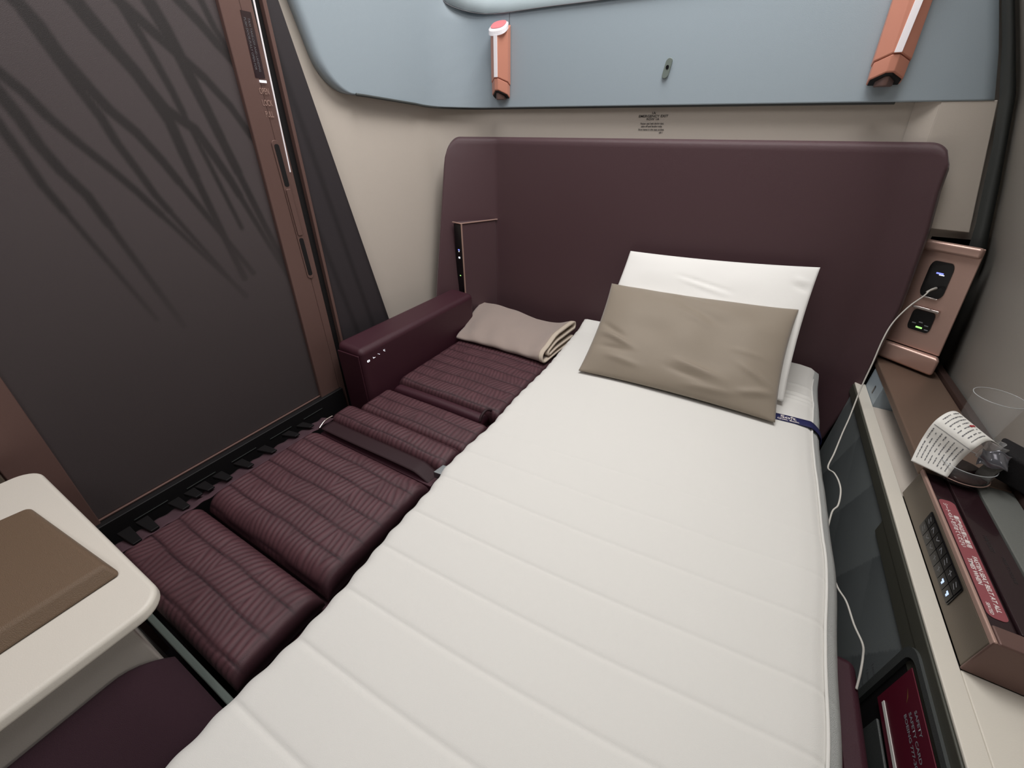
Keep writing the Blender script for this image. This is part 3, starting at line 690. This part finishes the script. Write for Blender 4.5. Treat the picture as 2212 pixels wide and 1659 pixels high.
# navy label band across the right side
def band(u, v):
    y = 1.038 + 0.030*v + 0.012*u
    if u < 0.72:
        x = 0.150 + 0.135*(u/0.72)*0.80
        return (x, y, m_top(x, y, (x+0.44)/0.7)+0.0012)
    t = (u-0.72)/0.28
    P = [(0.258, 0.5235), (0.268, 0.517), (0.283, 0.505), (0.292, 0.490), (0.293, 0.475)]
    k = t*(len(P)-1); i = min(int(k), 3); f = k-i
    return (P[i][0]*(1-f)+P[i+1][0]*f + 0.0012, y, P[i][1]*(1-f)+P[i+1][1]*f + 0.001)
bd = grid('navy_band', band, 40, 4, 'navy', ms, solid=0.0008, offset=0)
text('print_line', 'Soft', 0.019, (0.192, 1.0535, m_top(0.2, 1.05, .9)+0.0022), (1, 0.05, 0.0), (-0.05, 1, 0), 'ink', bd, bold=0.0003, sx=1.15)
text('print_line', 'Quilt, Basic', 0.0095, (0.185, 1.0445, m_top(0.2, 1.05, .9)+0.0022), (1, 0.05, 0.0), (-0.05, 1, 0), 'ink', bd, bold=0.00015, sx=1.1)
text('print_line', 'M', 0.016, (0.166, 1.046, m_top(0.17, 1.05, .9)+0.0022), (1, 0.05, 0.0), (-0.05, 1, 0), 'ink', bd, bold=0.0006)

# ------------------------------------------------------------------ pillows
def pillow(name, label, cs, tf, tb, m, folds, pinch=0.012, nz=0.003, seed=0):
    BL_, BR_, TR_, TL_ = [Vector(c) for c in cs]
    t = thing(name, label, 'pillow', tuple((BL_+BR_)/2))
    nn = (BR_-BL_).cross(TL_-BL_).normalized()
    if nn.y > 0: nn = -nn       # front normal faces the camera side
    N, Mv = 90, 64
    def P(u, v, side):
        a = 2*u-1; b = 2*v-1
        # concave edges between the corners
        uu = 0.5 + 0.5*a*(1 - pinch*2.2*(1-b*b)*abs(a)**3); vv = 0.5 + 0.5*b*(1 - pinch*3.0*(1-a*a)*abs(b)**3)
        p = (BL_*(1-uu)+BR_*uu)*(1-vv) + (TL_*(1-uu)+TR_*uu)*vv
        e = (max(0, 1-abs(a)**3.2)**0.62)*(max(0, 1-abs(b)**3.0)**0.62)
        h = e*(tf if side > 0 else tb)
        if side > 0:
            for (ax, ay, bx, by, wdt, hh) in folds: h += hh*crease(a, b, ax, ay, bx, by, wdt)
            h += nz*(vnoise(a*3+5, b*3, seed)-0.5)*e*2
        return p + nn*h*side
    vs, fs = [], []
    for side in (1, -1):
        b0 = len(vs)
        for j in range(Mv):
            for i in range(N): vs.append(P(i/(N-1), j/(Mv-1), side) + nn*side*0.0006)
        for j in range(Mv-1):
            for i in range(N-1): fs.append((b0+j*N+i, b0+j*N+i+1, b0+(j+1)*N+i+1, b0+(j+1)*N+i))
    K = N*Mv
    bnd = [i for i in range(N)] + [j*N+N-1 for j in range(1, Mv)] + [(Mv-1)*N+i for i in range(N-2, -1, -1)] + [j*N for j in range(Mv-2, 0, -1)]
    for a, b in zip(bnd, bnd[1:]+bnd[:1]): fs.append((a, b, K+b, K+a))
    mesh('pillow_cover', vs, fs, m, t, smooth=True)
    return t, P
pillow('pillow', 'white pillow leaning against the headboard behind the taupe cushion', [(-0.362,1.150,0.540),(0.194,1.115,0.538),(0.188,1.362,0.833),(-0.330,1.362,0.811)], 0.018, 0.030, 'pillow',
       [(-.35, .62, .3, .42, .025, -.004), (-.3, .55, .25, .36, .03, .004), (.82, .8, .97, .72, .03, .004), (.80, .7, .97, .6, .03, -.005), (-.1, .3, .35, .22, .03, .0015)], 0.012, 0.003, 4)
tp, PF = pillow('cushion', 'taupe satin cushion resting on the mattress in front of the white pillow', [(-0.340,1.000,0.534),(0.178,1.008,0.534),(0.167,1.270,0.7385),(-0.353,1.276,0.722)], 0.036, 0.002, 'taupe',
       [(-.92, -.15, -.45, -.42, .045, .010), (-.95, .05, -.6, -.25, .04, -.006), (-.9, -.45, -.5, -.5, .05, -.006), (-.78, -.62, -.35, -.72, .05, .006),
        (-.05, -.45, .45, -.62, .05, .008), (-.1, -.60, .35, -.72, .05, -.006), (-.15, .72, .35, .35, .07, -.004), (-.25, .62, .25, .25, .06, .004), (.55, -.25, .95, -.55, .05, .006), (.6, -.75, .95, -.6, .05, .007), (.45, -.05, .8, -.1, .04, .003),
        (-.3, .95, .2, .72, .05, .003), (.1, -.85, .6, -.8, .05, .005)], 0.016, 0.006, 8)

# ------------------------------------------------------------------ folded blanket
bk = thing('folded_blanket', 'folded mauve-taupe blanket with cream edge lying at the head of the left seat', 'blanket', (-0.70, 1.22, 0.465))
prof = []
def arcp(cy, cz, r, a0, a1, n=8): return [(cy+r*math.cos(math.radians(a0+(a1-a0)*k/n)), cz+r*math.sin(math.radians(a0+(a1-a0)*k/n))) for k in range(n+1)]
prof += [(1.33, .0065), (1.22, .0060)] + arcp(1.122, .0325, .0265, 270, 90, 12) + [(1.20, .0600), (1.27, .062)] + arcp(1.326, .0520, .0100, 90, -90) + [(1.25, .041), (1.19, .040)] + arcp(1.146, .0305, .0095, 90, 270) + [(1.20, .0205), (1.26, .0205), (1.318, .0200)]
PS = [Vector((a, b, 0)) for a, b in prof]
def bl_fn(u, v, dx=0.0):
    # u along the fold profile, v from left to right
    n = len(PS)-1; i = min(int(u*n), n-1); f = u*n-i; p = PS[i]*(1-f)+PS[i+1]*f
    y, h = p.x, p.y
    lay = h/0.066
    xl = -0.868 - 0.045*(y-1.10)/0.24; xr = -0.497 + 0.02*(y-1.1)/0.24 - 0.012*lay + 0.014*math.sin(y*60)*0
    x = xl + (xr-xl)*v
    puff = (0.80 + 0.35*math.exp(-((v-1)/0.12)**2) - 0.35*math.exp(-(v/0.15)**2))*(0.62 + 0.38*min(1, max(0, (y-1.10)/0.10)))
    z = 0.468 + h*puff*0.95
    # back-left corner lies up against the armrest end, front right corner drapes
    z += 0.045*max(0, (y-1.16)/0.18)*max(0, 1-v*1.6)*lay
    z += 0.011*(vnoise(v*7, y*16, 2)-0.5)*lay + 0.0022*math.sin(v*26+y*30)*lay*math.exp(-((y-1.12)/0.05)**2)
    yy = y - 0.010*v + 0.010*(vnoise(v*5, lay*2, 6)-0.5) + 0.016*math.exp(-((v-1)/0.06)**2)*(lay-0.4)
    return (x, yy, z)
grid('blanket_cloth', bl_fn, 130, 70, 'blanket', bk, solid=0.0055, offset=0)
grid('edge_binding', lambda u, v: (lambda p: (p[0]+0.001, p[1], p[2]))(bl_fn(u, 0.965+0.042*v)), 130, 5, 'binding', bk, solid=0.0072, offset=0)

# ------------------------------------------------------------------ seats
def quilt(u_len, v_len, pitch=0.047, p=0.0125, amp=0.0022, ph=0.0, rot=0.0):
    """cross-stitched bands; between the stitches the leather gathers into slanting wedge folds"""
    def h(x, y):
        y = y + ph + 0.0015*math.sin(x*31)
        s = y/pitch; k = math.floor(s); f = s-k
        edge = min(f, 1-f)*pitch
        groove = math.exp(-(edge/0.0016)**2)
        q = f if k % 2 == 0 else 1-f
        bx = x/(p*4.2) + 0.5*k; c = math.floor(bx)      # group of folds: each group fans its own way
        lean = (hashn(c, k, 3)-0.5)*2.6
        jit = 0.5*vnoise(x*45, y*22, 7) + 0.9*hashn(c, k, 9)*0
        a = x/p*0.95 + lean*(q-0.5)*1.25 + jit*1.3
        tri = abs((a % 1.0)-0.5)*2                        # sharp valleys, rounded tops
        r = 1-(1-tri)**0.0 if False else math.sin(math.pi*min(1, max(0, tri)))*0 + (1-(1-tri)**2)
        w_ = 0.55 + 0.45*math.sin(math.pi*f)
        return amp*(1-groove)*(0.15 + 1.0*r*w_*(0.65+0.5*vnoise(x*30+3, y*30, 2))) - amp*0.45*groove
    return h
def cushion(name, x0, x1, y0, y1, zt, thick, parent, m='seatq', r=0.028, dome=0.006, ph=0.0, tilt=0.0, plain=False, amp=0.0022, front=0.0, res=0.0028, zf=None):
    h = quilt(0, 0, ph=ph, amp=amp)
    nx = max(12, int((x1-x0)/res)); ny = max(12, int((y1-y0)/res))
    vs, fs, pat = [], [], []
    def prof_(d, rr):   # drop near an edge at distance d
        if d >= rr: return 0.0
        t = 1-d/rr; return rr*(1-math.sqrt(max(0, 1-t*t)))
    for j in range(ny+1):
        for i in range(nx+1):
            x = x0+(x1-x0)*i/nx; y = y0+(y1-y0)*j/ny
            dx = min(x-x0, x1-x); dy = min(y-y0, y1-y)
            d = 0.85*prof_(dx, min(r, 0.02)) + prof_(dy, r)
            z = zt + dome*math.sin(math.pi*i/nx)*math.sin(math.pi*j/ny) + tilt*(j/ny-0.5) - min(d, r*1.1)
            hh = 0 if plain else h(x, y)
            mgn = min(1, dx/0.015)
            z += hh*mgn
            vs.append((x, y, z)); pat.append(max(0, min(1, 0.78-hh*mgn/amp*0.62)) if not plain else 0.3)  # creases darker, ridges lighter: fold shade put into the leather colour
    K = nx+1
    for j in range(ny):
        for i in range(nx): fs.append((j*K+i, j*K+i+1, (j+1)*K+i+1, (j+1)*K+i))
    # sides down to the base
    bnd = [i for i in range(K)] + [j*K+nx for j in range(1, ny+1)] + [ny*K+i for i in range(nx-1, -1, -1)] + [j*K for j in range(ny-1, 0, -1)]
    b0 = len(vs)
    for q in bnd: x, y, z = vs[q]; vs.append((x, y, zt-thick)); pat.append(0.5)
    L = len(bnd)
    for a in range(L): b = (a+1) % L; fs.append((bnd[a], bnd[b], b0+b, b0+a))
    fs.append(tuple(range(b0, b0+L)))
    return mesh(name, vs, fs, m, parent, smooth=True, pattern=pat)
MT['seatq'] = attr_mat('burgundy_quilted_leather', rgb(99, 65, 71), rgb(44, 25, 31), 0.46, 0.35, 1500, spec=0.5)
ls = thing('left_seat', 'burgundy quilted leather seat folded flat beside the door, left of the mattress', 'seat', (-0.68, 0.6, 0.0))
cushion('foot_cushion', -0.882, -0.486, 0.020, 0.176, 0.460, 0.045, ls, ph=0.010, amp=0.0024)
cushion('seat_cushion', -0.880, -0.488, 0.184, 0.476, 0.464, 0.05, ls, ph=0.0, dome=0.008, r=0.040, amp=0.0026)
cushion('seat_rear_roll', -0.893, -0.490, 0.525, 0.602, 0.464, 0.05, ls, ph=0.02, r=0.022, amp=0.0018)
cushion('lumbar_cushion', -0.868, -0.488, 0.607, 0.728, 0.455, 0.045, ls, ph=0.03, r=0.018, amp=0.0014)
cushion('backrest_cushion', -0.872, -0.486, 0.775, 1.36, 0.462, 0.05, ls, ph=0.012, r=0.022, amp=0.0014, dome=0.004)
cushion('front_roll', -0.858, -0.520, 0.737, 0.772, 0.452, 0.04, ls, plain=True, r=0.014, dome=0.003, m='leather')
mesh('seat_base', *(lambda a, b: ([(a[0],a[1],a[2]),(b[0],a[1],a[2]),(b[0],b[1],a[2]),(a[0],b[1],a[2]),(a[0],a[1],b[2]),(b[0],a[1],b[2]),(b[0],b[1],b[2]),(a[0],b[1],b[2])], [(0,3,2,1),(4,5,6,7),(0,1,5,4),(1,2,6,5),(2,3,7,6),(3,0,4,7)]))((-0.872, 0.022, 0.0), (-0.482, 1.37, 0.404)), 'leather', ls)
# belt lying in the hollow between the cushions
def belt_fn(u, v):
    x = -0.872 + 0.378*v; y = 0.480 + 0.040*u
    return (x, y - 0.002*math.sin(v*5), 0.455 + 0.004*math.sin(math.pi*v) - 0.020*max(0, v-0.88)/0.12 + 0.0015*math.sin(math.pi*u))
grid('seat_belt', belt_fn, 8, 40, 'belt', ls, solid=0.002, offset=0)
box('belt_hollow', (-0.876, 0.4765, 0.405), (-0.49, 0.5245, 0.440), 'leather', ls, 0.002)
tube('chrome_belt_bar', [(-0.868, 0.474, 0.4625), (-0.876, 0.500, 0.468), (-0.878, 0.527, 0.4665)], 0.0022, 'chrome', ls)
hexa('belt_buckle', [(-0.492,0.494,0.452),(-0.452,0.500,0.452),(-0.456,0.530,0.452),(-0.486,0.524,0.452),(-0.492,0.494,0.472),(-0.452,0.500,0.470),(-0.456,0.530,0.470),(-0.486,0.524,0.473)], 'steel', ls, 0.002)
tube('strap_loop', [(-0.522, 0.733, 0.448), (-0.522, 0.742, 0.462), (-0.519, 0.762, 0.470), (-0.512, 0.778, 0.462)], 0.0042, 'belt', ls)
# mesh skirt with black tabs along the door side
def skirt(u, v):
    y = 0.03 + 0.50*v; x = -0.882 - 0.058*u
    return (x, y, 0.452 - 0.020*u + 0.0015*math.sin(y*180))
grid('mesh_skirt', skirt, 8, 160, 'mesh', ls, solid=0.002, offset=0)
for y, l in ((0.066, .05), (0.098, .045), (0.158, .04), (0.190, .028), (0.214, .03), (0.252, .034), (0.302, .036), (0.362, .036), (0.432, .030), (0.476, .03)):
    hexa('black_tab', [(-0.962,y-0.013,0.430),(-0.932+l,y-0.009,0.452),(-0.932+l,y+0.006,0.452),(-0.962,y+0.010,0.430),(-0.962,y-0.013,0.440),(-0.932+l,y-0.009,0.457),(-0.932+l,y+0.006,0.457),(-0.962,y+0.010,0.440)], 'dark', ls, 0.0015)

rs = thing('right_seat', 'burgundy seat hidden beneath the mattress, showing only at its edges', 'seat', (-0.05, 0.5, 0.0))
box('seat_cushion', (-0.428, -0.40, 0.405), (0.292, 1.36, 0.4575), 'leather', rs, 0.015, 4)
box('side_bolster', (0.294, -0.40, 0.30), (0.345, 0.56, 0.400), 'leather', rs, 0.014, 4)
box('seat_base', (-0.42, -0.38, 0.0), (0.285, 1.34, 0.404), 'leather', rs, 0.004)

# ------------------------------------------------------------------ armrest
ar = thing('armrest', 'burgundy leather armrest with lit control icons between door and folded blanket', 'armrest', (-0.93, 0.9, 0.0))
prism('armrest_body', [(-0.985, 0.25), (-0.882, 0.25), (-0.882, 0.604), (-0.985, 0.612)], 'y', 0.664, 1.235, 'leather', ar, 0.018, 7)
for y, kind in ((0.686, 0), (0.708, 1), (0.728, 2), (0.750, 3)):
    sh = {0: [(-.006, .003, .006, .003), (-.006, -.004, .006, -.004), (-.006, -.004, -.006, .003), (.006, -.004, .006, .003)], 1: [(-.008, -.003, .006, -.003), (.0, -.003, .006, .003)],
          2: [(-.006, -.004, .0, .0), (.002, .002, .006, .004)], 3: [(-.006, -.006, .002, .0), (.002, .0, .003, .006), (-.006, .003, -.001, .003)]}[kind]
    vs, fs = [], []
    for a0, b0_, a1, b1 in [tuple(0.62*q_ for q_ in t_) for t_ in sh]:
        d = Vector((a1-a0, b1-b0_)).normalized(); q = Vector((-d.y, d.x))*(0.0008 if kind == 0 else .0005); k = len(vs)
        vs += [(-0.8815, y-(a0+q.x), 0.566+b0_+q.y+0.10*(y-0.70)), (-0.8815, y-(a1+q.x), 0.566+b1+q.y+0.10*(y-0.70)), (-0.8815, y-(a1-q.x), 0.566+b1-q.y+0.10*(y-0.70)), (-0.8815, y-(a0-q.x), 0.566+b0_-q.y+0.10*(y-0.70))]
        fs.append((k, k+1, k+2, k+3))
    mesh('control_icon', vs, fs, 'ledw', ar)
box('end_cap', (-0.978, 0.659, 0.25), (-0.890, 0.6635, 0.588), 'leather', ar, 0.003)

# ------------------------------------------------------------------ sliding door, its post, and the shard panel beyond
STK = [([(0.323,1.299),(0.336,1.273),(0.344,1.242),(0.362,1.201),(0.377,1.17),(0.403,1.136),(0.425,1.091),(0.44,1.053)],.010),
([(0.342,1.227),(0.351,1.193),(0.361,1.158),(0.367,1.121),(0.379,1.08),(0.391,1.033),(0.403,1.003)],.008),
([(0.394,1.312),(0.409,1.279),(0.424,1.254),(0.44,1.226),(0.453,1.19),(0.464,1.155),(0.468,1.096),(0.472,1.061)],.012),
([(0.443,1.218),(0.465,1.173),(0.504,1.142),(0.523,1.094),(0.539,1.049),(0.548,1.017)],.010),
([(0.456,1.323),(0.469,1.28),(0.478,1.244),(0.487,1.204),(0.493,1.168)],.008),
([(0.502,1.331),(0.514,1.294),(0.522,1.26),(0.531,1.213),(0.539,1.176),(0.548,1.129),(0.561,1.063)],.012),
([(0.524,1.257),(0.555,1.227),(0.588,1.184),(0.615,1.129)],.009),
([(0.554,1.341),(0.578,1.315),(0.602,1.284),(0.623,1.259)],.010),
([(0.594,1.348),(0.604,1.311),(0.618,1.277)],.007),
([(0.265,1.21),(0.28,1.188),(0.294,1.156),(0.314,1.122),(0.34,1.083),(0.364,1.043),(0.387,0.998)],.008),
([(0.253,1.184),(0.26,1.156),(0.265,1.12),(0.276,1.08),(0.292,1.043),(0.301,0.994)],.009),
([(0.234,1.145),(0.239,1.11),(0.244,1.063),(0.253,1.023)],.007)]
SEG = []
for pts, wd in STK:
    # the printed strokes run on upward past the photo and taper downward
    a, b = pts[0], pts[1]; d = (a[0]-b[0], a[1]-b[1]); L = math.hypot(*d)
    pts = [(a[0]+d[0]/L*0.16, a[1]+d[1]/L*0.16)] + pts
    a, b = pts[-1], pts[-2]; d = (a[0]-b[0], a[1]-b[1]); L = math.hypot(*d)
    pts = pts + [(a[0]+d[0]/L*0.22, a[1]+d[1]/L*0.22)]
    n_ = len(pts)
    for k in range(n_-1):
        SEG.append((pts[k][0], pts[k][1], pts[k+1][0], pts[k+1][1], wd*(1 - 0.35*k/n_) if k < n_-2 else wd*0.6))
SEGA = np.array(SEG)
def door_pat(u, v, p):
    y, z = p[1], p[2]
    if z < 0.7: return 0.30
    ax, ay, bx, by, w_ = SEGA.T
    dx, dy = bx-ax, by-ay; t = np.clip(((y-ax)*dx+(z-ay)*dy)/(dx*dx+dy*dy), 0, 1)
    d = np.hypot(y-ax-t*dx, z-ay-t*dy)
    m_ = np.max(np.clip((w_*1.05-d)/0.006+0.5, 0, 1))
    k = min(1, max(0, (z-0.72)/0.30)); return float(m_)*0.9*k + 0.05 + 0.25*(1-k)
dr = thing('door_1', 'dark taupe sliding suite door with printed diagonal strokes, left of the seats', 'door', (-1.02, 0.35, 0.45))
dr['kind'] = 'structure'
grid('door_leaf', lambda u, v: (-1.022, 0.042+(0.600+0.028*v-0.042)*u, 0.452+1.15*v), 200, 330, 'door', dr, solid=0.02, offset=1, pattern=door_pat, smooth=False)
box('bottom_trim', (-1.026, 0.045, 0.4465), (-1.018, 0.605, 0.4505), 'copperd', dr, 0.001)
hexa('leading_stile', [(-1.04,0.585,0.30),(-1.012,0.585,0.30),(-1.012,0.655,0.30),(-1.04,0.655,0.30),(-1.04,0.631,1.6),(-1.012,0.631,1.6),(-1.012,0.668,1.6),(-1.04,0.668,1.6)], 'copperd', dr, 0.003)
hexa('inner_stile', [(-1.04,0.6555,0.30),(-1.014,0.6555,0.30),(-1.014,0.676,0.30),(-1.04,0.676,0.30),(-1.04,0.6685,1.6),(-1.014,0.6685,1.6),(-1.014,0.697,1.6),(-1.04,0.697,1.6)], 'copperd', dr, 0.002)
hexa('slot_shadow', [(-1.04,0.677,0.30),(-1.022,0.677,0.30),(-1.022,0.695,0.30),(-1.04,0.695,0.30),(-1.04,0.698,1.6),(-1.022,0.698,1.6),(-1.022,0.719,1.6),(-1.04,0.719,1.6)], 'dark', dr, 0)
hexa('highlight_strip', [(-1.014,0.6790,1.055),(-1.0125,0.6790,1.055),(-1.0125,0.6815,1.055),(-1.014,0.6815,1.055),(-1.014,0.7005,1.45),(-1.0125,0.7005,1.45),(-1.0125,0.7042,1.45),(-1.014,0.7042,1.45)], 'whiteglow', dr, 0)  # glowing strip stands in for a highlight reflected on the door post
hexa('jamb_strip', [(-1.034,0.696,0.30),(-1.010,0.696,0.30),(-1.010,0.7045,0.30),(-1.034,0.7045,0.30),(-1.034,0.7195,1.6),(-1.010,0.7195,1.6),(-1.010,0.729,1.6),(-1.034,0.729,1.6)], 'copperd', dr, 0.0015)
# recessed pull handle
hd = prism('door_handle', rrect(0.650, 0.800, 0.669, 1.122, 0.0085), 'x', -1.0116, -1.0098, 'copperd', dr, 0.0008)
prism('handle_recess', rrect(0.6535, 0.808, 0.6655, 0.905, 0.005), 'x', -1.0097, -1.0092, 'dark', hd)
prism('handle_recess', rrect(0.6545, 1.025, 0.6665, 1.114, 0.005), 'x', -1.0097, -1.0092, 'dark', hd)
prism('handle_grip', rrect(0.6535, 0.912, 0.6665, 1.020, 0.003), 'x', -1.0097, -1.0070, 'copperd', hd, 0.001)
pl = hexa('door_notice', [(-1.0118,0.655,1.236),(-1.0112,0.655,1.236),(-1.0112,0.677,1.236),(-1.0118,0.677,1.236),(-1.0118,0.661,1.345),(-1.0112,0.661,1.345),(-1.0112,0.683,1.345),(-1.0118,0.683,1.345)], 'maroon', dr, 0)
for k in range(2):
    text('print_line', ['PUSH DOOR FULLY OPEN FOR', 'TAXI TAKE-OFF AND LANDING'][k], 0.0062, (-1.0110, 0.664+0.008*k, 1.335), (0, -0.055, -1), (0, 1, -0.055), 'inkg', pl)
box('white_tab', (-1.0112, 0.662, 1.2285), (-1.0098, 0.677, 1.2325), 'ledw', dr, 0.0)
for k, s in enumerate(['OPEN', 'LOCK', 'PULL']):
    text('stamped_letters', s, 0.016, (-1.0112, 0.655, 1.208-0.021*k), (0, 1, 0), (0, 0, 1), 'copper', dr, sx=0.55)
# trailing post
hexa('rear_stile', [(-1.04,-0.02,0.30),(-1.014,-0.02,0.30),(-1.014,0.041,0.30),(-1.04,0.041,0.30),(-1.04,0.034,1.6),(-1.014,0.034,1.6),(-1.014,0.110,1.6),(-1.04,0.110,1.6)], 'copperd', dr, 0.002)
wlf = mesh('wall_front_left', [(-1.03, -1.1, 0), (-1.03, 0.0, 0), (-1.03, 0.0, 1.6), (-1.03, -1.1, 1.6)], [(0, 1, 2, 3)], 'copperd', solid=0.02); wlf['kind'] = 'structure'
hexa('rear_post', [(-1.036,-0.095,0.30),(-1.012,-0.095,0.30),(-1.012,-0.022,0.30),(-1.036,-0.022,0.30),(-1.036,-0.05,1.6),(-1.012,-0.05,1.6),(-1.012,0.032,1.6),(-1.036,0.032,1.6)], 'bronze', dr, 0.002)
box('door_track', (-1.038, -0.02, 0.30), (-1.002, 0.66, 0.4455), 'dark', dr, 0.002)
for k in range(5): box('track_lip', (-1.0015, 0.09+0.105*k, 0.417), (-1.0005, 0.155+0.105*k, 0.4185), 'trim', dr, 0)

sh = thing('shard_panel', 'dark tapered wall panel standing between the door post and the beige wall', 'wall panel', (-1.03, 0.80, 0.3))
def sh_fn(u, v):
    z = 0.35 + 1.25*v; yr = 0.917 + (0.761-0.917)*(z-0.579)/(1.379-0.579); yl = 0.7065 + (z-0.3)*0.0185
    return (-1.028, yl + (yr-yl)*u, z)
def sh_pat(u, v, p):
    y, z = p[1], p[2]
    return min(1, 0.15 + 0.55*max(0, math.sin(y*95 + z*16))**2)
grid('panel_face', sh_fn, 60, 160, 'shard', sh, solid=0.014, offset=0, pattern=sh_pat, smooth=False)
tube('panel_edge', [sh_fn(1.0, 0.0), sh_fn(1.0, 1.0)], 0.003, 'dark', sh, smooth_path=False)

# ------------------------------------------------------------------ side table bottom left, cover, cabinet, ottoman
tb = thing('side_table', 'off-white side table with rounded corner at the lower left of the photo', 'table', (-0.73, -0.28, 0.63))
prism('table_top', rrect(-0.958, -0.60, -0.512, 0.028, 0.032, 8), 'z', 0.6315, 0.650, 'table', tb, 0.006, 4, angle=0.9)
fo = thing('menu_cover', 'brown leather menu cover lying on the off-white side table', 'folder', (-0.70, -0.2, 0.651))
hexa('leather_cover', [(-0.86,-0.40,0.6505),(-0.590,-0.40,0.6505),(-0.590,0.014,0.6505),(-0.835,-0.006,0.6505),(-0.86,-0.40,0.676),(-0.604,-0.40,0.676),(-0.602,0.008,0.670),(-0.832,-0.010,0.660)], 'folder', fo, 0.006, 4)
cbn = thing('side_cabinet', 'warm grey cabinet beneath the off-white side table', 'cabinet', (-0.74, -0.3, 0.0))
box('cabinet_body', (-0.95, -0.59, 0.0), (-0.530, -0.012, 0.6310), 'grey', cbn, 0.003)
rl = thing('divider_rail', 'thin grey-green divider edge between the left seat foot and the ottoman', 'rail', (-0.6, 0.007, 0.0))
box('divider_plate', (-0.70, 0.003, 0.0), (-0.446, 0.012, 0.466), 'rail', rl, 0.002)
ot = thing('ottoman', 'rounded burgundy fabric ottoman squeezed between grey cabinet and mattress', 'ottoman', (-0.48, -0.25, 0.0))
def ot_fn(u, v):
    # u around front-top section along y, v across x
    y = -0.55 + 0.548*u; x = -0.527 + 0.094*v
    t = max(0, (y+0.055)/0.053)
    zl = 0.572 - 0.040*t*t
    zr = 0.470 - 0.030*t*t
    s = v**1.25
    return (x, y, zl + (zr-zl)*s - 0.02*max(0, (v-0.85)/0.15)**2)
vs, fs, NU, NV = [], [], 60, 24
for j in range(NV):
    for i in range(NU): vs.append(ot_fn(i/(NU-1), j/(NV-1)))
for j in range(NV-1):
    for i in range(NU-1): fs.append((j*NU+i, j*NU+i+1, (j+1)*NU+i+1, (j+1)*NU+i))
bnd = [i for i in range(NU)] + [j*NU+NU-1 for j in range(1, NV)] + [(NV-1)*NU+i for i in range(NU-2, -1, -1)] + [j*NU for j in range(NV-2, 0, -1)]
b0 = len(vs)
for q in bnd: vs.append((vs[q][0], vs[q][1], 0.05))
for a in range(len(bnd)): b = (a+1) % len(bnd); fs.append((bnd[a], bnd[b], b0+b, b0+a))
fs.append(tuple(range(b0, b0+len(bnd))))
mesh('ottoman_pad', vs, fs, 'fabric', ot, smooth=True)
